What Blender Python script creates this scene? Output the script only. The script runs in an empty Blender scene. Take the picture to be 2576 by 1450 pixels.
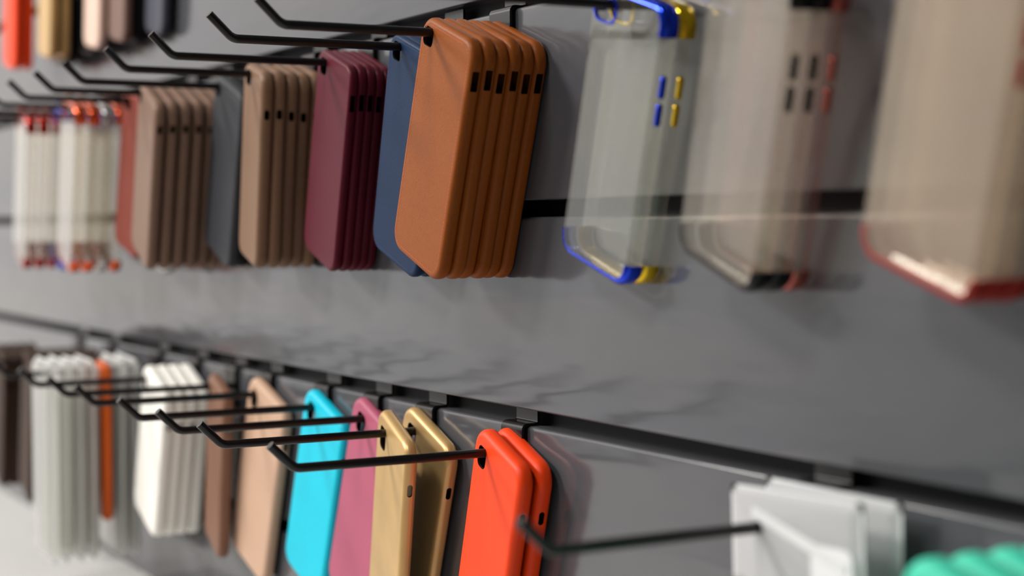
import bpy, bmesh, math, random
from mathutils import Vector, Matrix
random.seed(7)
S = 0.001                                   # everything below is written in millimetres
sc = bpy.context.scene
C = sc.collection

# ------------------------------------------------------------------ camera
def R3(v): return Vector(v)
right = R3((0.48664964, 0.8735714, -0.00671874))
upv = R3((-0.02913902, 0.02391844, 0.99928916))
fwd = R3((-0.87311113, 0.48610793, -0.03709491))
cam_data = bpy.data.cameras.new('camera')
cam = bpy.data.objects.new('camera', cam_data); C.objects.link(cam)
m = Matrix((right, upv, -fwd)).transposed().to_4x4()
m.translation = Vector((875.237, -509.936, -131.561)) * S
cam.matrix_world = m
cam_data.sensor_width = 36.0
cam_data.lens = 4294.43 / 2576 * 36.0
cam_data.clip_start = 0.01
cam_data.dof.use_dof = True
cam_data.dof.focus_distance = 1.065
cam_data.dof.aperture_fstop = cam_data.lens / 15.5
sc.camera = cam

# ------------------------------------------------------------------ view and world
sc.view_settings.view_transform = 'Standard'
sc.view_settings.look = 'None'
sc.view_settings.gamma = 1.0
sc.view_settings.use_curve_mapping = False
sc.view_settings.exposure = 0.0
sc.cycles.use_denoising = True
sc.cycles.max_bounces = 8
sc.cycles.transparent_max_bounces = 32
sc.cycles.use_adaptive_sampling = True
sc.cycles.adaptive_threshold = 0.02
sc.cycles.sample_clamp_indirect = 6.0

world = bpy.data.worlds.new('shop_light'); sc.world = world
world.use_nodes = True
nt = world.node_tree; nt.nodes.clear()
def N(t, kind, **kw):
    n = t.nodes.new(kind)
    for k, v in kw.items(): setattr(n, k, v)
    return n
def ramp(t, stops, interp='LINEAR'):
    r = N(t, 'ShaderNodeValToRGB'); e = r.color_ramp.elements; r.color_ramp.interpolation = interp
    while len(e) < len(stops): e.new(0.5)
    for i, (p, c) in enumerate(stops): e[i].position = p; e[i].color = (*c, 1)
    return r
tc = N(nt, 'ShaderNodeTexCoord')
dot = N(nt, 'ShaderNodeVectorMath', operation='DOT_PRODUCT')
dot.inputs[1].default_value = Vector((-1.0, -0.05, 0.04)).normalized()
nt.links.new(tc.outputs['Generated'], dot.inputs[0])
r1 = ramp(nt, [(0.0, (0.05, 0.05, 0.052)), (0.50, (0.22, 0.22, 0.225)), (0.76, (0.80, 0.79, 0.79)), (0.88, (1.16, 1.14, 1.10)), (0.95, (1.22, 1.18, 1.12)), (1.0, (1.05, 1.00, 0.94))])
nt.links.new(dot.outputs['Value'], r1.inputs[0])
mp = N(nt, 'ShaderNodeMapping'); mp.inputs['Scale'].default_value = (1.2, 1.2, 3.2); mp.inputs['Location'].default_value = (0.0, 0.0, 0.9)
nt.links.new(tc.outputs['Generated'], mp.inputs[0])
nz = N(nt, 'ShaderNodeTexNoise'); nz.inputs['Scale'].default_value = 3.2; nz.inputs['Detail'].default_value = 2.0
nt.links.new(mp.outputs[0], nz.inputs[0])
r2 = ramp(nt, [(0.36, (0.88, 0.90, 0.96)), (0.50, (1.0, 0.985, 0.97)), (0.64, (1.14, 1.09, 1.03))])
nt.links.new(nz.outputs[0], r2.inputs[0])
mx = N(nt, 'ShaderNodeMix', data_type='RGBA', blend_type='MULTIPLY'); mx.inputs[0].default_value = 1.0
nt.links.new(r1.outputs[0], mx.inputs[6]); nt.links.new(r2.outputs[0], mx.inputs[7])
col_out = mx.outputs[2]
for d_, c_ in (((-0.93, -0.25, -0.28), (90, 38, 6)), ((-0.95, -0.19, -0.24), (110, 70, 18)), ((-0.55, -0.55, 0.63), (60, 58, 52))):   # small distant shop lamps
    dn = N(nt, 'ShaderNodeVectorMath', operation='DOT_PRODUCT'); dn.inputs[1].default_value = Vector(d_).normalized()
    nt.links.new(tc.outputs['Generated'], dn.inputs[0])
    mr = N(nt, 'ShaderNodeMapRange'); mr.inputs[1].default_value = math.cos(math.radians(1.5)); mr.inputs[2].default_value = math.cos(math.radians(1.1))
    nt.links.new(dn.outputs['Value'], mr.inputs[0])
    ad = N(nt, 'ShaderNodeMix', data_type='RGBA', blend_type='MIX'); nt.links.new(mr.outputs[0], ad.inputs[0])
    nt.links.new(col_out, ad.inputs[6]); ad.inputs[7].default_value = (*c_, 1); col_out = ad.outputs[2]
bg = N(nt, 'ShaderNodeBackground'); bg.inputs['Strength'].default_value = 1.0
nt.links.new(col_out, bg.inputs[0])
wo = N(nt, 'ShaderNodeOutputWorld'); nt.links.new(bg.outputs[0], wo.inputs[0])

# ------------------------------------------------------------------ ceiling lamps of the shop
def area(name, loc, target, sx, sy, power, col):
    l = bpy.data.lights.new(name, 'AREA'); l.shape = 'RECTANGLE'; l.size = sx; l.size_y = sy
    l.energy = power; l.color = col
    o = bpy.data.objects.new(name, l); C.objects.link(o); o.location = loc
    d = Vector(target) - Vector(loc); o.rotation_euler = d.to_track_quat('-Z', 'Y').to_euler()
    return o
area('ceiling_light', (-1.20, -1.90, 1.25), (-0.2, 0, -0.15), 0.55, 0.30, 45, (1.0, 0.97, 0.93))
area('ceiling_light', (-2.8, -2.1, 1.3), (-1.2, 0, -0.2), 0.9, 0.5, 40, (1.0, 0.96, 0.90))
area('ceiling_light', (0.15, -1.30, 1.40), (0.1, 0, -0.2), 0.5, 0.3, 16, (1.0, 0.98, 0.95))
# ------------------------------------------------------------------ materials
def lin(c):
    c = [x / 255 for x in c]
    return tuple(x / 12.92 if x <= 0.04045 else ((x + 0.055) / 1.055) ** 2.4 for x in c)
def principled(name, col, rough=0.5, spec=0.5, metal=0.0, coat=0.0, sheen=0.0):
    mt = bpy.data.materials.new(name); mt.use_nodes = True
    b = mt.node_tree.nodes['Principled BSDF']
    b.inputs['Base Color'].default_value = (*col, 1); b.inputs['Roughness'].default_value = rough
    b.inputs['Specular IOR Level'].default_value = spec; b.inputs['Metallic'].default_value = metal
    b.inputs['Coat Weight'].default_value = coat; b.inputs['Coat Roughness'].default_value = 0.08 if metal else 0.28
    b.inputs['Sheen Weight'].default_value = sheen
    return mt, b, mt.node_tree
def bump(t, b, scale, strength, dist, kind='ShaderNodeTexNoise', detail=3.0, stretch=None):
    tcn = N(t, 'ShaderNodeTexCoord'); src = tcn.outputs['Object']
    if stretch:
        mpn = N(t, 'ShaderNodeMapping'); mpn.inputs['Scale'].default_value = stretch
        t.links.new(src, mpn.inputs[0]); src = mpn.outputs[0]
    n = N(t, kind); n.inputs['Scale'].default_value = scale
    if kind == 'ShaderNodeTexNoise': n.inputs['Detail'].default_value = detail
    t.links.new(src, n.inputs['Vector'])
    bp = N(t, 'ShaderNodeBump'); bp.inputs['Strength'].default_value = strength; bp.inputs['Distance'].default_value = dist
    t.links.new(n.outputs[0], bp.inputs['Height']); t.links.new(bp.outputs[0], b.inputs['Normal'])
    return n
def mottle(t, b, col, amount=0.12, scale=60):
    tcn = N(t, 'ShaderNodeTexCoord'); n = N(t, 'ShaderNodeTexNoise'); n.inputs['Scale'].default_value = scale; n.inputs['Detail'].default_value = 4
    t.links.new(tcn.outputs['Object'], n.inputs['Vector'])
    r = ramp(t, [(0.3, tuple(x * (1 - amount) for x in col)), (0.7, tuple(min(1, x * (1 + amount)) for x in col))])
    t.links.new(n.outputs[0], r.inputs[0]); t.links.new(r.outputs[0], b.inputs['Base Color'])
def leather(name, rgb, rough=0.5, coat=0.10):
    c = lin(rgb); mt, b, t = principled(name, c, rough + 0.08, 0.10, coat=coat)
    mottle(t, b, c, 0.06, 400); bump(t, b, 1100, 0.55, 0.00018, 'ShaderNodeTexVoronoi'); return mt
def silicone(name, rgb, rough=0.48, spec=0.25):
    c = lin(rgb); mt, b, t = principled(name, c, rough, spec)
    mottle(t, b, c, 0.02, 300); bump(t, b, 2500, 0.08, 0.0001); return mt
def clear(name, rgb, tint, milky, gloss=0.12, rough=0.08, refl=0.9):
    mt = bpy.data.materials.new(name); mt.use_nodes = True; t = mt.node_tree; t.nodes.clear()
    tr = N(t, 'ShaderNodeBsdfTransparent'); tr.inputs[0].default_value = (*tint, 1)
    gl = N(t, 'ShaderNodeBsdfGlossy'); gl.inputs['Roughness'].default_value = rough; gl.inputs[0].default_value = (1, 1, 1, 1)
    df = N(t, 'ShaderNodeBsdfDiffuse'); df.inputs[0].default_value = (*lin(rgb), 1)
    tl = N(t, 'ShaderNodeBsdfTranslucent'); tl.inputs[0].default_value = (*lin(rgb), 1)
    tcn = N(t, 'ShaderNodeTexCoord'); n = N(t, 'ShaderNodeTexNoise'); n.inputs['Scale'].default_value = 35
    t.links.new(tcn.outputs['Object'], n.inputs['Vector'])
    bp = N(t, 'ShaderNodeBump'); bp.inputs['Strength'].default_value = 0.25; bp.inputs['Distance'].default_value = 0.0006
    t.links.new(n.outputs[0], bp.inputs['Height']); t.links.new(bp.outputs[0], gl.inputs['Normal'])
    lw0 = N(t, 'ShaderNodeLayerWeight'); lw0.inputs['Blend'].default_value = 0.5
    lw = N(t, 'ShaderNodeMath', operation='POWER'); lw.inputs[1].default_value = 5.0; t.links.new(lw0.outputs['Facing'], lw.inputs[0])
    ma = N(t, 'ShaderNodeMath', operation='MULTIPLY_ADD'); ma.inputs[1].default_value = refl; ma.inputs[2].default_value = 0.04
    t.links.new(lw.outputs[0], ma.inputs[0])
    md = N(t, 'ShaderNodeMixShader'); md.inputs[0].default_value = 0.4 if not name.startswith('pouch') else 0.85
    t.links.new(df.outputs[0], md.inputs[1]); t.links.new(tl.outputs[0], md.inputs[2])
    m1 = N(t, 'ShaderNodeMixShader'); m1.inputs[0].default_value = milky
    t.links.new(tr.outputs[0], m1.inputs[1]); t.links.new(md.outputs[0], m1.inputs[2])
    m2 = N(t, 'ShaderNodeMixShader'); t.links.new(ma.outputs[0], m2.inputs[0])
    t.links.new(m1.outputs[0], m2.inputs[1]); t.links.new(gl.outputs[0], m2.inputs[2])
    o = N(t, 'ShaderNodeOutputMaterial'); t.links.new(m2.outputs[0], o.inputs[0])
    return mt

def wall_mat():
    mt, b, t = principled('grey_laminate', (0.082, 0.083, 0.091), 0.14, 0.6)
    tcn = N(t, 'ShaderNodeTexCoord'); mpn = N(t, 'ShaderNodeMapping'); mpn.inputs['Scale'].default_value = (2.0, 2.0, 9.0)
    n = N(t, 'ShaderNodeTexNoise'); n.inputs['Scale'].default_value = 3.5; n.inputs['Detail'].default_value = 2
    t.links.new(tcn.outputs['Object'], mpn.inputs[0]); t.links.new(mpn.outputs[0], n.inputs['Vector'])
    bp = N(t, 'ShaderNodeBump'); bp.inputs['Strength'].default_value = 0.35; bp.inputs['Distance'].default_value = 0.004
    t.links.new(n.outputs[0], bp.inputs['Height']); t.links.new(bp.outputs[0], b.inputs['Normal'])
    return mt
M = dict(
    wall=wall_mat(),
    groove=principled('groove_black', (0.012, 0.012, 0.014), 0.6, 0.3)[0],
    white_top=principled('white_counter', (0.75, 0.74, 0.72), 0.35)[0],
    tan=leather('tan_leather', (146, 77, 26), 0.42), blue=leather('blue_leather', (20, 44, 76), 0.5),
    burg=leather('burgundy_leather', (90, 22, 38), 0.42), navy=leather('navy_leather', (30, 38, 52), 0.5),
    stitch_tan=principled('orange_thread', lin((205, 92, 40)), 0.6)[0], stitch_blue=principled('blue_thread', lin((28, 66, 108)), 0.6)[0],
    taupe=leather('taupe_leather', (132, 102, 80), 0.34), taupe2=leather('rosy_taupe_leather', (130, 102, 86), 0.34),
    grey=leather('grey_leather', (62, 63, 67), 0.45), redbrown=leather('red_brown_leather', (126, 54, 42), 0.5),
    dkbrown=leather('dark_brown_leather', (62, 44, 34), 0.5), black=leather('black_leather', (22, 22, 23), 0.5),
    red=silicone('red_orange_silicone', (255, 70, 14)), cyan=silicone('cyan_silicone', (0, 205, 232)),
    pink=silicone('dusty_pink_silicone', (182, 90, 116)), peach=silicone('pale_peach_silicone', (205, 168, 142)),
    brown=silicone('brown_silicone', (130, 92, 72)), white=silicone('cream_white_silicone', (253, 250, 242)),
    teal=silicone('mint_silicone', (75, 220, 185)), palepink=silicone('pale_pink_silicone', (232, 200, 182)),
    mauve=silicone('mauve_silicone', (120, 92, 82)), slate=silicone('slate_silicone', (70, 72, 84)),
    orange=silicone('orange_silicone', (214, 92, 20)), midgrey=silicone('grey_silicone', (120, 112, 108)),
    inside=principled('case_cavity_shade', (0.01, 0.009, 0.008), 0.8, 0.2)[0],  # near-black colour puts the shade of the closed cavity into the case insides
)
_g, _b, _t = principled('gold_pearl', lin((200, 160, 96)), 0.38, 0.5, metal=0.35); mottle(_t, _b, lin((208, 170, 110)), 0.06, 40); M['gold'] = _g
M['enamel'] = principled('black_enamel', (0.007, 0.006, 0.0055), 0.25, 0.35)[0]
def plated(name, rgb): return principled(name, lin(rgb), 0.12, 0.5, metal=0.75, coat=0.15)[0]
M['p_blue'] = plated('plated_blue', (20, 60, 215)); M['p_yellow'] = plated('plated_yellow', (235, 195, 30))
M['p_black'] = plated('plated_black', (22, 22, 22)); M['p_red'] = plated('plated_red', (178, 28, 12)); M['p_orange'] = plated('plated_orange', (225, 95, 50))
M['p_silver'] = plated('plated_silver', (190, 190, 190)); M['p_rose'] = plated('plated_rose', (175, 90, 80))
M['clear'] = clear('clear_plastic', (225, 220, 200), (0.97, 0.97, 0.945), 0.032)
M['clear_warm'] = clear('warm_clear_plastic', (214, 192, 152), (0.965, 0.955, 0.93), 0.04)
M['clear_red'] = clear('clear_plastic_reddish', (232, 214, 192), (0.97, 0.95, 0.92), 0.15, refl=0.55)
M['clear_rose'] = clear('rose_clear_plastic', (190, 110, 100), (0.97, 0.92, 0.91), 0.07)
M['pouch'] = clear('pouch_film', (238, 238, 236), (0.97, 0.97, 0.96), 0.5, 0.3, 0.2)
M['p_red_dull'] = principled('red_soft_plastic', lin((160, 22, 8)), 0.35, 0.3)[0]
M['bag'] = clear('bag_film', (226, 226, 226), (0.96, 0.96, 0.96), 0.85, 0.3, 0.2)
M['seal'] = principled('pouch_seal', (0.78, 0.79, 0.79), 0.4)[0]
M['card'] = principled('white_card', (0.85, 0.85, 0.85), 0.5)[0]
M['pale_card'] = clear('pouch_card', (235, 235, 228), (0.96, 0.96, 0.95), 0.75, 0.1, 0.4)

# ------------------------------------------------------------------ helpers
def link(name, me, parent=None, loc=(0, 0, 0), rot=(0, 0, 0)):
    o = bpy.data.objects.new(name, me); C.objects.link(o)
    o.parent = parent; o.location = Vector(loc) * S; o.rotation_euler = rot
    return o
def to_mesh(bm, name, mats, smooth=40):
    bmesh.ops.recalc_face_normals(bm, faces=bm.faces[:])
    for v in bm.verts: v.co *= S
    me = bpy.data.meshes.new(name); bm.to_mesh(me); bm.free()
    for mt in mats: me.materials.append(mt)
    if smooth:
        for p in me.polygons: p.use_smooth = True
        me.set_sharp_from_angle(angle=math.radians(smooth))
    return me
def box(bm, x0, x1, y0, y1, z0, z1):
    v = [bm.verts.new(p) for p in ((x0,y0,z0),(x1,y0,z0),(x1,y1,z0),(x0,y1,z0),(x0,y0,z1),(x1,y0,z1),(x1,y1,z1),(x0,y1,z1))]
    for f in ((0,1,2,3),(4,7,6,5),(0,4,5,1),(1,5,6,2),(2,6,7,3),(3,7,4,0)): bm.faces.new([v[i] for i in f])
def outline(x0, x1, z0, z1, r, off=0.0, seg=8):
    """rounded rectangle (clockwise from lower left), every offset gives the same number of points"""
    x0 += off; x1 -= off; z0 += off; z1 -= off; r = max(r - off, 0.25)
    pts = []
    for cx, cz, a0 in ((x0 + r, z0 + r, 180), (x1 - r, z0 + r, 270), (x1 - r, z1 - r, 0), (x0 + r, z1 - r, 90)):
        for i in range(seg + 1):
            a = math.radians(a0 + 90 * i / seg); pts.append((cx + r * math.cos(a), cz + r * math.sin(a)))
    return pts
def loft(bm, rings, mats=None, cap0=True, cap1=True, capm=(0, 0)):
    vs = [[bm.verts.new(p) for p in ring] for ring in rings]
    n = len(vs[0])
    for i in range(len(vs) - 1):
        for j in range(n):
            f = bm.faces.new((vs[i][j], vs[i][(j + 1) % n], vs[i + 1][(j + 1) % n], vs[i + 1][j]))
            if mats: f.material_index = mats[i]
    if cap0: f = bm.faces.new(vs[0]); f.material_index = capm[0]
    if cap1: f = bm.faces.new(list(reversed(vs[-1]))); f.material_index = capm[1]
    return vs
def cutter(rings):
    bm = bmesh.new(); loft(bm, rings); bmesh.ops.recalc_face_normals(bm, faces=bm.faces[:])
    for v in bm.verts: v.co *= S
    me = bpy.data.meshes.new('cut'); bm.to_mesh(me); bm.free(); me.materials.append(M['inside'])
    o = bpy.data.objects.new('cut', me); C.objects.link(o); return o
def carve(me, cutters):
    """cut the openings once, keep only the resulting mesh"""
    o = bpy.data.objects.new('tmp', me); C.objects.link(o)
    for c in cutters:
        md = o.modifiers.new('b', 'BOOLEAN'); md.operation = 'DIFFERENCE'; md.object = c; md.solver = 'EXACT'
    bpy.context.view_layer.update()
    dg = bpy.context.evaluated_depsgraph_get()
    res = bpy.data.meshes.new_from_object(o.evaluated_get(dg), preserve_all_data_layers=True, depsgraph=dg)
    if len(res.polygons) < 20:
        for md in o.modifiers: md.solver = 'FAST'
        bpy.context.view_layer.update(); dg = bpy.context.evaluated_depsgraph_get()
        res = bpy.data.meshes.new_from_object(o.evaluated_get(dg), preserve_all_data_layers=True, depsgraph=dg)
    bpy.data.objects.remove(o)
    for c in cutters: bpy.data.objects.remove(c)
    for p in res.polygons: p.use_smooth = True
    res.set_sharp_from_angle(angle=math.radians(38))
    return res
def tag(o, label, cat, group=None, kind=None):
    o['label'] = label
    if cat: o['category'] = cat
    if group: o['group'] = group
    if kind: o['kind'] = kind
def copy_tree(o):
    c = o.copy(); C.objects.link(c)
    for ch in [k for k in o.children]:
        d = ch.copy(); C.objects.link(d); d.parent = c
    return c

# ------------------------------------------------------------------ the slatwall
P, G = 127.0, 10.1                          # slot pitch and slot opening
X0, X1 = -3200.0, 1500.0
def slat(z0, z1):
    bm = bmesh.new(); prof = []
    prof = [(14, z0)]
    for i in range(5): a = math.radians(270 - 90 * i / 4); prof.append((1.2 + 1.2 * math.cos(a), z0 + 1.2 + 1.2 * math.sin(a)))
    for i in range(7): a = math.radians(180 - 90 * i / 6); prof.append((2.4 + 2.4 * math.cos(a), z1 - 2.4 + 2.4 * math.sin(a)))
    prof.append((14, z1))
    a = [bm.verts.new((X0, y, z)) for y, z in prof]; b = [bm.verts.new((X1, y, z)) for y, z in prof]
    n = len(prof)
    for i in range(n): bm.faces.new((a[i], a[(i + 1) % n], b[(i + 1) % n], b[i]))
    bm.faces.new(a); bm.faces.new(b)
    return to_mesh(bm, 'wall_slat', [M['wall']], 40)
wall_bm = bmesh.new(); box(wall_bm, X0, X1, 14.0, 30.0, -1400, 1250)
wall = link('wall_back', to_mesh(wall_bm, 'wall_back', [M['groove']], 0)); wall['kind'] = 'structure'
wall['label'] = 'grey laminate slatwall with dark horizontal slots'
for k in range(-3, 10):
    z0 = (k - 1) * P + G
    s_ = link('slat', slat(z0 if k > -3 else -508 + G, k * P), wall)
cb = bmesh.new(); box(cb, X0, X1, -480, 13.9, -520, -483)
counter = link('counter', to_mesh(cb, 'counter', [M['white_top']], 0))
tag(counter, 'white counter top running below the slatwall at lower left', 'counter')
bd = counter.modifiers.new('bevel', 'BEVEL'); bd.width = 0.004; bd.segments = 3
cb = bmesh.new(); box(cb, X0, X1, -440, 13.9, -1400, -520)
cbo = link('cabinet', to_mesh(cb, 'cabinet', [M['white_top']], 0), counter, (0, 0, 0))

# ------------------------------------------------------------------ hooks
def tube(bm, pts, r, seg=14):
    rings = []
    for i, p in enumerate(pts):
        d = (Vector(pts[min(i + 1, len(pts) - 1)]) - Vector(pts[max(i - 1, 0)])).normalized()
        s = Vector((1, 0, 0)); t = d.cross(s)
        rings.append([Vector(p) + s * (r * math.cos(2 * math.pi * j / seg)) + t * (r * math.sin(2 * math.pi * j / seg)) for j in range(seg)])
    loft(bm, rings)
def rod_mesh():
    bm = bmesh.new(); L = 146.8; rr = 9.0
    pts = [(0, -2.0, 0), (0, -60, 0), (0, -(L - rr * 0.45), 0)]
    ang = math.radians(43.7); c = (-(L - rr * 0.45), rr)
    for i in range(1, 8):
        a = ang * i / 7; pts.append((0, c[0] - rr * math.sin(a), rr - rr * math.cos(a)))
    last = pts[-1]; ln = 17.0
    pts.append((0, last[1] - ln * math.cos(ang), last[2] + ln * math.sin(ang)))
    tube(bm, pts, 2.75)
    return to_mesh(bm, 'rod', [M['enamel']], 50)
def bracket_mesh():
    """sheet bent in an S: upright in the slot, over the lip, down the face; z is measured from the rod"""
    zl = 16.05; t = 1.7; hw = 13.0
    path = [(7.5, zl + 9.0), (7.5, zl + 3.0)]
    for i in range(1, 5): a = math.radians(90 * i / 4); path.append((7.5 - 2 * (1 - math.cos(a)), zl + 3.0 - 2 * math.sin(a)))
    for i in range(0, 7): a = math.radians(90 * i / 6); path.append((-0.4 - 3.2 * math.sin(a), zl + 1.0 - 3.2 + 3.2 * math.cos(a)))
    path += [(-3.6, -8), (-3.4, -20)]
    bm = bmesh.new(); n = len(path); rows = []
    for i, (y, z) in enumerate(path):
        a = Vector(path[max(i - 1, 0)]); b = Vector(path[min(i + 1, n - 1)]); d = (b - a).normalized(); nn = Vector((-d.y, d.x)) * (t / 2)
        w = hw if i < n - 1 else hw * 0.8
        rows.append([bm.verts.new((sx * w, y + sg * nn.x, z + sg * nn.y)) for sx, sg in ((-1, 1), (1, 1), (1, -1), (-1, -1))])
    for i in range(n - 1):
        for j in range(4): bm.faces.new((rows[i][j], rows[i][(j + 1) % 4], rows[i + 1][(j + 1) % 4], rows[i + 1][j]))
    bm.faces.new(rows[0]); bm.faces.new(rows[-1])
    bmesh.ops.bevel(bm, geom=[e for e in bm.edges if len(e.link_faces) == 2 and e.calc_face_angle() > 1.2], offset=0.35, segments=2, affect='EDGES')
    return to_mesh(bm, 'bracket', [M['enamel']], 35)
ROD, BRK = rod_mesh(), bracket_mesh()
HOOKZ = {'u': -16.05, 'l': -270.05, 't': 237.95}
def hook(x, row, label):
    e = link('display_hook', None, None, (x, 0, HOOKZ[row])); e.empty_display_size = 0.01
    tag(e, label, 'hook', {'u': 'hooks in the upper slot', 'l': 'hooks in the lower slot', 't': 'hooks in the slot above the picture'}[row])
    link('bracket', BRK, e); link('rod', ROD, e)
    return e

# ------------------------------------------------------------------ phone cases
def side_slot(W_, L, T, zc, h, w, yc, rnd):
    ring = outline(yc - w / 2, yc + w / 2, zc - h / 2, zc + h / 2, rnd, 0, 4)
    return cutter([[(x, y, z) for y, z in ring] for x in (W_ - L - 6, W_ - L + 4)])
def tray(L, U, W_, H, T, r, e, hole, slots, mat, wt=1.5, inner=True):
    x0, x1, z0, z1 = -L, W_ - L, U - H, U
    rings = []; mats = []
    def ring(off, y): rings.append([(x, y, z) for x, z in outline(x0, x1, z0, z1, r, off)])
    ring(2.5, -0.0); ring(1.35, -0.3); ring(0.5, -1.0); ring(0.0, -2.4); ring(0.0, -(T - e))
    for i in range(1, 7):
        a = math.radians(90 * i / 6); ring(e * (1 - math.cos(a)), -(T - e) - e * math.sin(a))
    ring(e + 1.2, -T)
    n_out = len(rings)
    outer = rings
    bm = bmesh.new()
    vs = loft(bm, outer, None, cap0=False, cap1=True)
    # inner cavity
    inn = []
    for off, y in ((3.1, 0.0), (3.1, -1.0), (wt, -1.8), (wt, -(T - max(e, wt) - 0.2)), (wt + e * 0.35, -(T - wt))):
        inn.append([(x, y, z) for x, z in outline(x0, x1, z0, z1, r, off)])
    vi = loft(bm, inn, [1] * 4, cap0=False, cap1=True, capm=(0, 1))
    n = len(vs[0])
    for j in range(n): bm.faces.new((vs[0][j], vs[0][(j + 1) % n], vi[0][(j + 1) % n], vi[0][j]))
    me = to_mesh(bm, 'case', [mat, M['inside'] if inner else mat], 0)
    cs = []
    if hole:
        hx0, hx1, hz0, hz1, hr = hole
        cs.append(cutter([[(x, y, z) for x, z in outline(hx0, hx1, hz0, hz1, hr, 0, 6)] for y in (2, -T - 3)]))
    for (zc, h, w, rnd) in slots: cs.append(side_slot(W_, L, T, zc, h, w, -T * 0.5, rnd))
    return carve(me, cs) if cs else me
def stitches(L, U, W_, H, T, r, e, mat, inset, hole=None):
    pts = outline(-L, W_ - L, U - H, U, r, inset, 8); bm = bmesh.new(); pts = pts + pts[:1]
    step, ln, w = 2.3, 1.5, 0.2; dist = 0.0
    for (xa, za), (xb, zb) in zip(pts, pts[1:]):
        d = Vector((xb - xa, zb - za)); l = d.length
        if l < 1e-6: continue
        d /= l; nn = Vector((-d.y, d.x)) * w; s = (-dist) % step
        while s < l:
            p = Vector((xa, za)) + d * s; q = p + d * min(ln, l - s if l > ln else ln)
            c = [(p + nn), (q + nn), (q - nn), (p - nn)]
            lo = [bm.verts.new((v.x, -T + 0.15, v.y)) for v in c]; hi = [bm.verts.new((v.x, -T - 0.12, v.y)) for v in c]
            bm.faces.new(hi)
            for j in range(4): bm.faces.new((lo[j], lo[(j + 1) % 4], hi[(j + 1) % 4], hi[j]))
            s += step
        dist += l
    return to_mesh(bm, 'stitching', [mat], 0)
def band(L, U, W_, H, T, r, top, mat, reach=13.0, out=0.35):
    """plated end cap: hugs the bottom (or top) wall and both corners of a clear case"""
    x0, x1, z0, z1 = -L, W_ - L, U - H, U
    def path(off):
        pts = outline(x0, x1, z0, z1, r, off, 10)
        k = 11
        if not top: seg = pts[:2 * k]; a = (pts[0][0], pts[0][1] + reach - r); b = (pts[2 * k - 1][0], pts[2 * k - 1][1] + reach - r)
        else: seg = pts[2 * k:]; a = (pts[2 * k][0], pts[2 * k][1] - reach + r); b = (pts[-1][0], pts[-1][1] - reach + r)
        return [a] + seg + [b]
    prof = [(0.3, 0.1), (-out, -1.2), (-out, -(T - 2.6)), (-out + 0.7, -(T - 1.0)), (1.9, -(T + 0.15)), (3.2, -(T + 0.15)), (3.2, -(T - 0.5)), (1.0, -(T - 1.8)), (0.5, -1.2)]
    rows = [[(x, y, z) for x, z in path(o)] for o, y in prof]
    bm = bmesh.new(); vs = [[bm.verts.new(p) for p in row] for row in rows]; n = len(prof); mlen = len(vs[0])
    for i in range(n):
        for j in range(mlen - 1): bm.faces.new((vs[i][j], vs[i][j + 1], vs[(i + 1) % n][j + 1], vs[(i + 1) % n][j]))
    bm.faces.new([vs[i][0] for i in range(n)]); bm.faces.new([vs[i][-1] for i in range(n)])
    return to_mesh(bm, 'end_cap', [mat], 50)
def button(W_, L, T, zc, h, w, mat):
    bm = bmesh.new(); x1 = W_ - L
    rings = []
    for off, x in ((0, x1 - 0.6), (0, x1 + 0.7), (0.35, x1 + 1.0)):
        rings.append([(x, y, z) for y, z in outline(-T / 2 - w / 2, -T / 2 + w / 2, zc - h / 2, zc + h / 2, w / 2 - 0.1, off, 5)])
    loft(bm, rings); return to_mesh(bm, 'side_button', [mat], 45)
def ring_mesh(hole, T, mat):
    bm = bmesh.new(); a = []
    for off, y in ((0.0, -T + 1.5), (0.0, -T - 0.6), (-1.0, -T - 0.6), (-1.4, -T + 0.1)):
        a.append([(x, y, z) for x, z in outline(*hole, off, 8)])
    loft(bm, a, None, False, False)
    return to_mesh(bm, 'camera_ring', [mat], 45)

ORD = ['frontmost', 'second from the front', 'third from the front', 'fourth from the front', 'fifth from the front', 'sixth from the front', 'seventh from the front', 'eighth from the front']
NUM = {1: 'single', 2: 'two', 3: 'three', 4: 'four', 5: 'five', 6: 'six', 7: 'seven', 8: 'eight'}
KINDS = {}
def opaque_kind(key, mat, L, U, W_, H, T, r=11, e=3.0, hole=None, slots=(), stitch=None):
    k = (key, mat)
    if k in KINDS: return KINDS[k]
    hole = hole or (-16, 3.2, -7.0, 2.8, 4.0)
    me = tray(L, U, W_, H, T, r, e, hole, slots, M[mat]); kids = []
    if stitch: kids.append(('stitching', stitches(L, U, W_, H, T, r, e, M[stitch], e + 1.0)))
    KINDS[k] = (me, kids); return KINDS[k]
def clear_kind(mat, cap, L, U, W_, H, T, r=12, btn=True):
    k = ('clear', mat, cap, L, H)
    if k in KINDS: return KINDS[k]
    hole = (-16, 4.0, -9.5, 2.8, 5.0)
    me = tray(L, U, W_, H, T, r, 3.0, hole, (), M[mat], 1.6, inner=False)
    kids = [('end_cap', band(L, U, W_, H, T, r, False, M[cap])), ('end_cap', band(L, U, W_, H, T, r, True, M[cap], 16.0)), ('camera_ring', ring_mesh(hole, T, M[cap]))]
    if btn: kids += [('side_button', button(W_, L, T, -32.5, 12, 3.4, M[cap])), ('side_button', button(W_, L, T, -47, 12, 3.4, M[cap]))]
    KINDS[k] = (me, kids); return KINDS[k]
def place(kind, x, y, z, th, yaw, label, group, jit=0.0, pitch=0.0):
    me, kids = kind
    th2 = th + random.uniform(-1, 1) * jit
    o = link('phone_case', me, None, (x, y, z), (math.radians(pitch), math.radians(th2), math.radians(yaw)))
    tag(o, label, 'phone case', group)
    for nm, km in kids: link(nm, km, o)
    return o

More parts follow.
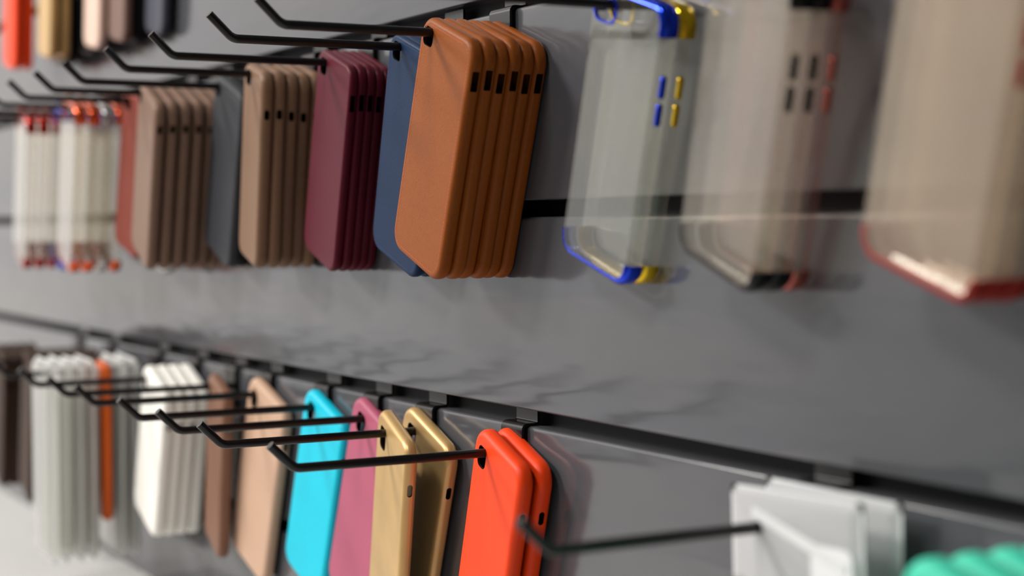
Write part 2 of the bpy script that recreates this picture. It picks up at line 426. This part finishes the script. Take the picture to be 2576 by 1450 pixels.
SQ = ((-14.5, 12.0, 4.4, 0.6),)            # square mute-switch opening
PILL = ((-19.5, 8.5, 3.4, 1.6),)
#   x, row, Y of the front face, spacing, theta, yaw, kind builder, materials front to back, words, place words
def stack(x, row, F, step, th, yaw, kinds, words, where, group, T=8.0, jit=1.0, dx=0.0, pitch=0.0):
    n = len(kinds)
    counts = {}
    for w in words: counts[w] = counts.get(w, 0) + 1
    seen = {}
    for i, (kd, w) in enumerate(zip(kinds, words)):
        c = counts[w]; s = seen.get(w, 0); seen[w] = s + 1
        if c == 1: lab = '%s %s' % (w, where)
        else: lab = '%s, %s %s' % (w, ['front one', 'rear one'][s] if c == 2 else '%s of %s' % (ORD[s], NUM[c]), where)
        place(kd, x + dx, -(F - T) + i * step, HOOKZ[row], th, yaw, lab, group, jit if i else 0.0, pitch)

hooks = [(-46.3, 'u', 'black wire hook carrying the tan leather cases'), (-128.6, 'u', 'black wire hook carrying the blue leather cases'),
         (-246.2, 'u', 'black wire hook carrying the burgundy cases'), (-354.6, 'u', 'black wire hook carrying the taupe cases beside the burgundy ones'),
         (-473.7, 'u', 'black wire hook carrying the dark grey case'), (-566.9, 'u', 'black wire hook carrying the taupe cases beside the red-brown one'),
         (-662.2, 'u', 'black wire hook carrying the red-brown case'), (-760, 'u', 'black wire hook carrying the clear cases with orange ends'),
         (-860, 'u', 'black wire hook carrying the clear cases with blue ends at far left'), (-950, 'u', 'black wire hook carrying the clear cases with red ends at far left'),
         (113.1, 'u', 'black wire hook carrying the clear cases with blue and yellow ends'),
         (243, 'u', 'black wire hook carrying the clear cases with black ends'), (381.5, 'u', 'black wire hook carrying the clear cases with red ends at far right'),
         (-34.8, 'l', 'black wire hook carrying the two red-orange cases'), (-157.0, 'l', 'black wire hook carrying the two gold cases'),
         (-243.6, 'l', 'black wire hook carrying the dusty pink case'), (-334.9, 'l', 'black wire hook carrying the cyan case'),
         (-453.9, 'l', 'black wire hook carrying the pale peach case'), (-539.1, 'l', 'black wire hook carrying the brown silicone case'),
         (-640, 'l', 'black wire hook carrying the cream white cases'), (-755, 'l', 'black wire hook carrying the long clear pouches'),
         (-922, 'l', 'black wire hook carrying the dark brown cases'), (-1050, 'l', 'black wire hook at the far left edge, lower row'),
         (254.4, 'l', 'black wire hook carrying the plastic zip bags'), (404, 'l', 'black wire hook carrying the mint green cases')]
for x, row, lab in hooks: hook(x, row, lab)

# ---- upper row
k = opaque_kind('tan', 'tan', 14.8, 8.6, 72, 149.5, 8.3, 13.5, 3.2, hole=(-10, 3.6, -9.0, 2.8, 3.6), slots=SQ, stitch='stitch_tan')
stack(-46.3, 'u', 51, 8.45, 20.0, -0.8, [k] * 6, ['tan leather phone case'] * 6, 'left of the clear cases', 'tan leather cases', T=8.3, jit=1.7)
k = opaque_kind('blue', 'blue', 17, 7.6, 74, 149.5, 7.6, 13, 2.6, hole=(-10, 3.2, -9.5, 2.8, 4.0), slots=SQ, stitch='stitch_blue')
k2 = opaque_kind('blue', 'navy', 17, 7.6, 74, 149.5, 7.6, 13, 2.6, hole=(-10, 3.2, -9.5, 2.8, 4.0), slots=SQ)
stack(-128.6, 'u', 33, 8.3, 19.6, 0, [k, k, k2], ['blue leather phone case', 'blue leather phone case', 'navy leather phone case'], 'left of the tan cases', 'blue leather cases', T=7.6, pitch=2.8)
k = opaque_kind('burg', 'burg', 16.5, 8.0, 68, 150, 6.4, 12, 2.4, hole=(-10, 3.2, -9.5, 2.8, 4.0), slots=((-17, 11.5, 3.6, 0.5),))
stack(-246.2, 'u', 35, 6.6, 18, -3, [k] * 5, ['burgundy leather phone case'] * 5, 'left of the blue cases', 'burgundy leather cases', T=6.4, pitch=0.8)
k = opaque_kind('taupe', 'taupe', 24.5, 7.0, 66, 151, 9.4, 12, 4.4, hole=(-14, 3.2, -9, 2.8, 4), slots=((-25, 7.5, 4, 1.9),))
stack(-354.6, 'u', 50.5, 9.8, 12.5, -8.5, [k] * 5, ['taupe leather phone case'] * 5, 'right of the dark grey case', 'taupe leather cases', T=9.4, jit=1.8)
k = opaque_kind('grey', 'grey', 12.5, 9, 70, 150, 9.0, 12, 3.5, hole=(-7, 3.2, -9, 2.8, 4), slots=((-34, 7, 4, 1.9),))
k2 = opaque_kind('grey', 'black', 12.5, 9, 70, 150, 9.0, 12, 3.5, hole=(-7, 3.2, -9, 2.8, 4), slots=((-34, 7, 4, 1.9),))
stack(-473.7, 'u', 33.5, 9.6, 20, -1, [k, k2, k2], ['dark grey phone case', 'black phone case', 'black phone case'], 'between the two taupe groups', 'dark grey and black cases', T=9, pitch=1.5)
k = opaque_kind('taupe2', 'taupe2', 12.6, 7, 76, 149.4, 9.4, 12, 4.4, hole=(-7, 3.2, -9, 2.8, 4), slots=((-15, 7.5, 4, 1.9),))
stack(-566.9, 'u', 71, 11.2, 19, -6, [k] * 6, ['rosy taupe phone case'] * 6, 'beside the red-brown case', 'rosy taupe cases', T=9.4, jit=1.8)
k = opaque_kind('rb', 'redbrown', 23, 8, 73, 146.5, 8.0, 11, 3, hole=(-14, 3.2, -9, 2.8, 4), slots=((-34, 7, 4, 1.9),))
k2 = opaque_kind('rb', 'black', 23, 8, 73, 146.5, 8.0, 11, 3, hole=(-14, 3.2, -9, 2.8, 4), slots=((-34, 7, 4, 1.9),))
stack(-662.2, 'u', 53, 9.0, 15, 0, [k, k2], ['red-brown leather phone case', 'black leather phone case behind it'], 'left of the rosy taupe cases', 'red-brown and black cases', T=8)

ck = lambda mat, cap, H=151: clear_kind(mat, cap, 20.8, 9.0, 71, H, 9.6)
stack(113.1, 'u', 24, 10.6, 17.7, 0, [ck('clear', 'p_blue'), ck('clear', 'p_yellow')], ['clear phone case with blue ends and buttons', 'clear phone case with yellow ends and buttons'], 'right of the tan cases', 'clear cases with blue and yellow ends', T=9.6, jit=0.4, pitch=1.4)
stack(243, 'u', 41, 10.6, 19.2, -3, [ck('clear_warm', 'p_black'), ck('clear_warm', 'p_black'), ck('clear_rose', 'p_rose')],
      ['clear phone case with black ends and buttons', 'clear phone case with black ends and buttons', 'rose tinted clear phone case'], 'in the middle group', 'clear cases with black ends', T=9.6, jit=0.4, pitch=3.6)
stack(381.5, 'u', 46, 10.2, 18.5, 0, [ck('clear_red', 'p_red_dull')] * 3, ['clear phone case with red ends'] * 3, 'at the right edge', 'clear cases with red ends at right', T=9.6, jit=0.4, pitch=5.2)
ckl = lambda mat, cap: clear_kind(mat, cap, 22, 9.0, 72, 162, 10.0, btn=False)
stack(-760, 'u', 86, 13, 15, -4, [ckl('clear_warm', 'p_orange'), ckl('clear_warm', 'p_orange'), ckl('clear_warm', 'p_silver'), ckl('clear_warm', 'p_orange')],
      ['clear phone case with orange ends'] * 2 + ['clear phone case with silver ends', 'clear phone case with orange ends'], 'left of the red-brown', 'clear cases with orange ends', T=10)
place(ckl('clear', 'p_silver'), -662.2, -16, HOOKZ['u'], 13, 0, 'clear phone case hanging behind the red-brown and black ones', 'red-brown and black cases')
stack(-860, 'u', 70, 13, 14, -4, [ckl('clear', 'p_blue')] * 2, ['clear phone case with blue ends'] * 2, 'in the blurred left group', 'clear cases with blue ends at left', T=10)
stack(-950, 'u', 86, 13, 14, -4, [ckl('clear_warm', 'p_red')] * 3, ['clear phone case with red ends'] * 3, 'at far left', 'clear cases with red ends at left', T=10)

# ---- lower row
sil = dict(hole=(-8.5, 3.2, -9.6, 2.8, 4.2), slots=PILL)
k = opaque_kind('red', 'red', 16.7, 12.6, 69.5, 136, 9.6, 13, 4.6, hole=(-8.5, 3.4, -11, 2.8, 4.2), slots=PILL)
stack(-34.8, 'l', 23, 13, 18.5, -4.5, [k, k], ['red-orange silicone phone case'] * 2, 'on the hook beside the bare wall panel', 'red-orange silicone cases', T=9.6, jit=0.6)
k = opaque_kind('gold', 'gold', 22, 12.0, 76, 156, 8.6, 13, 4.3, hole=(-11, 3.4, -13, 2.8, 4.2), slots=PILL)
place(k, -157, -24, HOOKZ['l'], 14.7, -10.5, 'gold phone case turned edge-on, front one of the gold pair', 'gold cases')
place(k, -157, -2.5, HOOKZ['l'], 20, -1.5, 'gold phone case facing out against the wall, rear one of the gold pair', 'gold cases')
k = opaque_kind('pink', 'pink', 22, 11.3, 80, 157, 9.0, 14, 4.4, hole=(-10, 4.5, -13, 2.8, 4.5), slots=PILL)
place(k, -243.6, -1.0, HOOKZ['l'], 21, 0, 'dusty pink silicone phone case left of the gold ones', 'single silicone cases')
k = opaque_kind('cyan', 'cyan', 19.5, 10.8, 77, 152, 9.0, 14, 4.4, hole=(-9, 4.5, -13, 2.8, 4.5), slots=PILL)
place(k, -334.9, -2.0, HOOKZ['l'], 19.5, 0.5, 'bright cyan silicone phone case', 'single silicone cases')
k = opaque_kind('peach', 'peach', 19, 11.5, 80, 159, 9.0, 14, 4.4, hole=(-9, 4.5, -13, 2.8, 4.5), slots=PILL)
place(k, -453.9, -3.5, HOOKZ['l'], 19, 1, 'pale peach silicone phone case left of the cyan one', 'single silicone cases')
k = opaque_kind('brown', 'brown', 10, 12, 72, 150, 9.6, 13, 4.6, hole=(-6, 3.5, -12, 2.8, 4.5), slots=PILL)
place(k, -539.1, -13, HOOKZ['l'], 12, -9, 'brown silicone phone case turned nearly edge-on', 'single silicone cases')
k = opaque_kind('white', 'white', 14, 12, 78, 144, 10.4, 13, 4.0, **sil)
stack(-640, 'l', 48, 10.8, 18.3, -2.5, [k] * 4, ['cream white silicone phone case'] * 4, 'in the white group', 'cream white cases', T=10.4, jit=0.3)
k = opaque_kind('dkbrown', 'dkbrown', 14, 10, 68, 150, 10.0, 12, 3.5, **sil)
stack(-922, 'l', 92, 11.0, 14, -4, [k] * 7, ['dark brown leather phone case'] * 7, 'left of the pouches', 'dark brown cases', T=10)
stack(-1050, 'l', 92, 11.0, 14, -4, [k] * 4, ['dark brown leather phone case'] * 4, 'at the lower left edge', 'dark brown cases at the left edge', T=10)
k = opaque_kind('teal', 'teal', 14, 14, 68, 146, 13.0, 13, 6.0, **sil)
stack(404, 'l', 76, 19.0, 18, 0, [k] * 4, ['mint green silicone phone case'] * 4, 'in the lower right corner', 'mint green cases', T=13, jit=0.4)

# ---- row above the picture: only the lower ends of the cases hang into it
tk = lambda key, mat, W_=68: opaque_kind(key, mat, 16, 8, W_, 193, 9.0, 13, 4.0, **sil)
trow = [(-708, 13, ['slate'], ['dark slate phone case'], 'at the top row right end'),
        (-785, 27, ['mauve', 'black'], ['mauve phone case', 'black phone case added as shade behind it'], 'in the top row'),  # black second case is added for the mauve one's dark side and shadow
        (-858, 32, ['palepink'], ['pale pink phone case'], 'in the top row'),
        (-915, 22, ['black'], ['black phone case'], 'between pink and gold in the top row'),
        (-972, 52, ['gold', 'gold'], ['gold phone case', 'gold phone case'], 'in the top row'),
        (-1035, 28, ['midgrey', 'black'], ['mid grey phone case', 'black phone case'], 'beside the red'),
        (-1118, 56, ['red', 'red'], ['red phone case', 'red phone case'], 'in the top row at far left')]
for x, F, mats, words, where in trow:
    hook(x, 't', 'black wire hook over the %s %s' % (words[0], where))
    stack(x, 't', F, 13, 9, -3, [tk('top', mm) for mm in mats], words, where, 'cases in the top row', T=9)

# ---- long clear pouches with an orange case among them
def pouch_parts(w, h, t, hx, hz, seal, film='pouch'):
    """film pouch: two bulged sheets closed at the seams; x from -hx, z down from hz"""
    bm = bmesh.new(); x0, x1, z0, z1 = -hx, w - hx, hz - h, hz
    ring = lambda off, y: [(x, y, z) for x, z in outline(x0, x1, z0, z1, 2.5, off, 3)]
    loft(bm, [ring(6, 0), ring(3, -t * 0.35), ring(0, -t / 2), ring(0, -t / 2 - 0.3), ring(3, -t * 0.7), ring(6, -t)])
    me = to_mesh(bm, 'pouch', [M[film]], 40)
    me = carve(me, [cutter([[(x, y, z) for x, z in outline(-3.2, 3.2, -3.6, 2.8, 3.0, 0, 5)] for y in (3, -t - 3)])])
    bm = bmesh.new()
    for a, b, c, d in ((x0, x1, z1 - seal, z1), (x0, x1, z0, z0 + seal), (x0, x0 + seal, z0, z1), (x1 - seal, x1, z0, z1)):
        box(bm, a, b, -t / 2 - 0.6, -t / 2 + 0.3, c, d)
    return me, to_mesh(bm, 'seal_border', [M['seal']], 0)
pm, ps = pouch_parts(74, 190, 12, 36, 14, 2.5)
cbm = bmesh.new(); loft(cbm, [[(x, y, z) for x, z in outline(-30, 32, -168, -14, 5, 0, 5)] for y in (-2.6, -4.6)]); pcard = to_mesh(cbm, 'card', [M['pale_card']], 40)
for i in range(7):
    y = -(112 - 12.5 * i) + 7 + (3 if i > 4 else 0)
    if i == 4:
        ok = opaque_kind('orange', 'orange', 30, 8, 64, 150, 9.0, 12, 3.5, hole=(-5, 3.2, -9, 2.8, 4))
        place(ok, -755, -51, HOOKZ['l'], 3, -9, 'orange silicone phone case wedged among the clear pouches', None)
        continue
    j = i if i < 4 else i - 1
    po = link('plastic_pouch', pm, None, (-755, y, HOOKZ['l']), (0, math.radians(random.uniform(-1.2, 1.2) + 1.5), math.radians(-2)))
    tag(po, 'long clear plastic pouch, %s of the six left of the white cases' % ORD[j], 'pouch', 'long clear pouches')
    link('seal_border', ps, po); link('card', pcard, po)

# ---- two zip bags on the lower right hook
def zip_bag(W_, hx, label, x, y, insert, th):
    me, se = pouch_parts(W_, 150, 5, hx, 18, 4.0, 'bag')
    o = link('zip_bag', me, None, (x, y, HOOKZ['l']), (0, math.radians(th), 0)); tag(o, label, 'plastic bag', 'zip bags')
    link('seal_border', se, o)
    if insert:
        bm = bmesh.new(); loft(bm, [[(x_, y_, z_) for x_, z_ in outline(38, W_ - hx - 4, -110, -3, 6, 0, 6)] for y_ in (-4.6, -5.6)])
        link('insert', to_mesh(bm, 'insert', [M['card']], 40), o)
        bm = bmesh.new(); a, b = Vector((-3, 7)), Vector((62, -11)); d = (b - a).normalized(); n_ = Vector((-d.y, d.x)) * 2.4
        c4 = [a + n_, b + n_, b - n_, a - n_]
        lo = [bm.verts.new((v.x, -4.6, v.y)) for v in c4]; hi = [bm.verts.new((v.x, -6.2, v.y)) for v in c4]
        bm.faces.new(hi); bm.faces.new(list(reversed(lo)))
        for j in range(4): bm.faces.new((lo[j], lo[(j + 1) % 4], hi[(j + 1) % 4], hi[j]))
        link('flap_strip', to_mesh(bm, 'flap_strip', [M['seal']], 0), o)
    return o
zip_bag(92, 22, 'clear plastic zip bag with a white insert, front one at lower right', 254.4, -32, True, -2)
zip_bag(94, 26, 'clear plastic zip bag behind the front zip bag', 254.4, -9, False, 0)
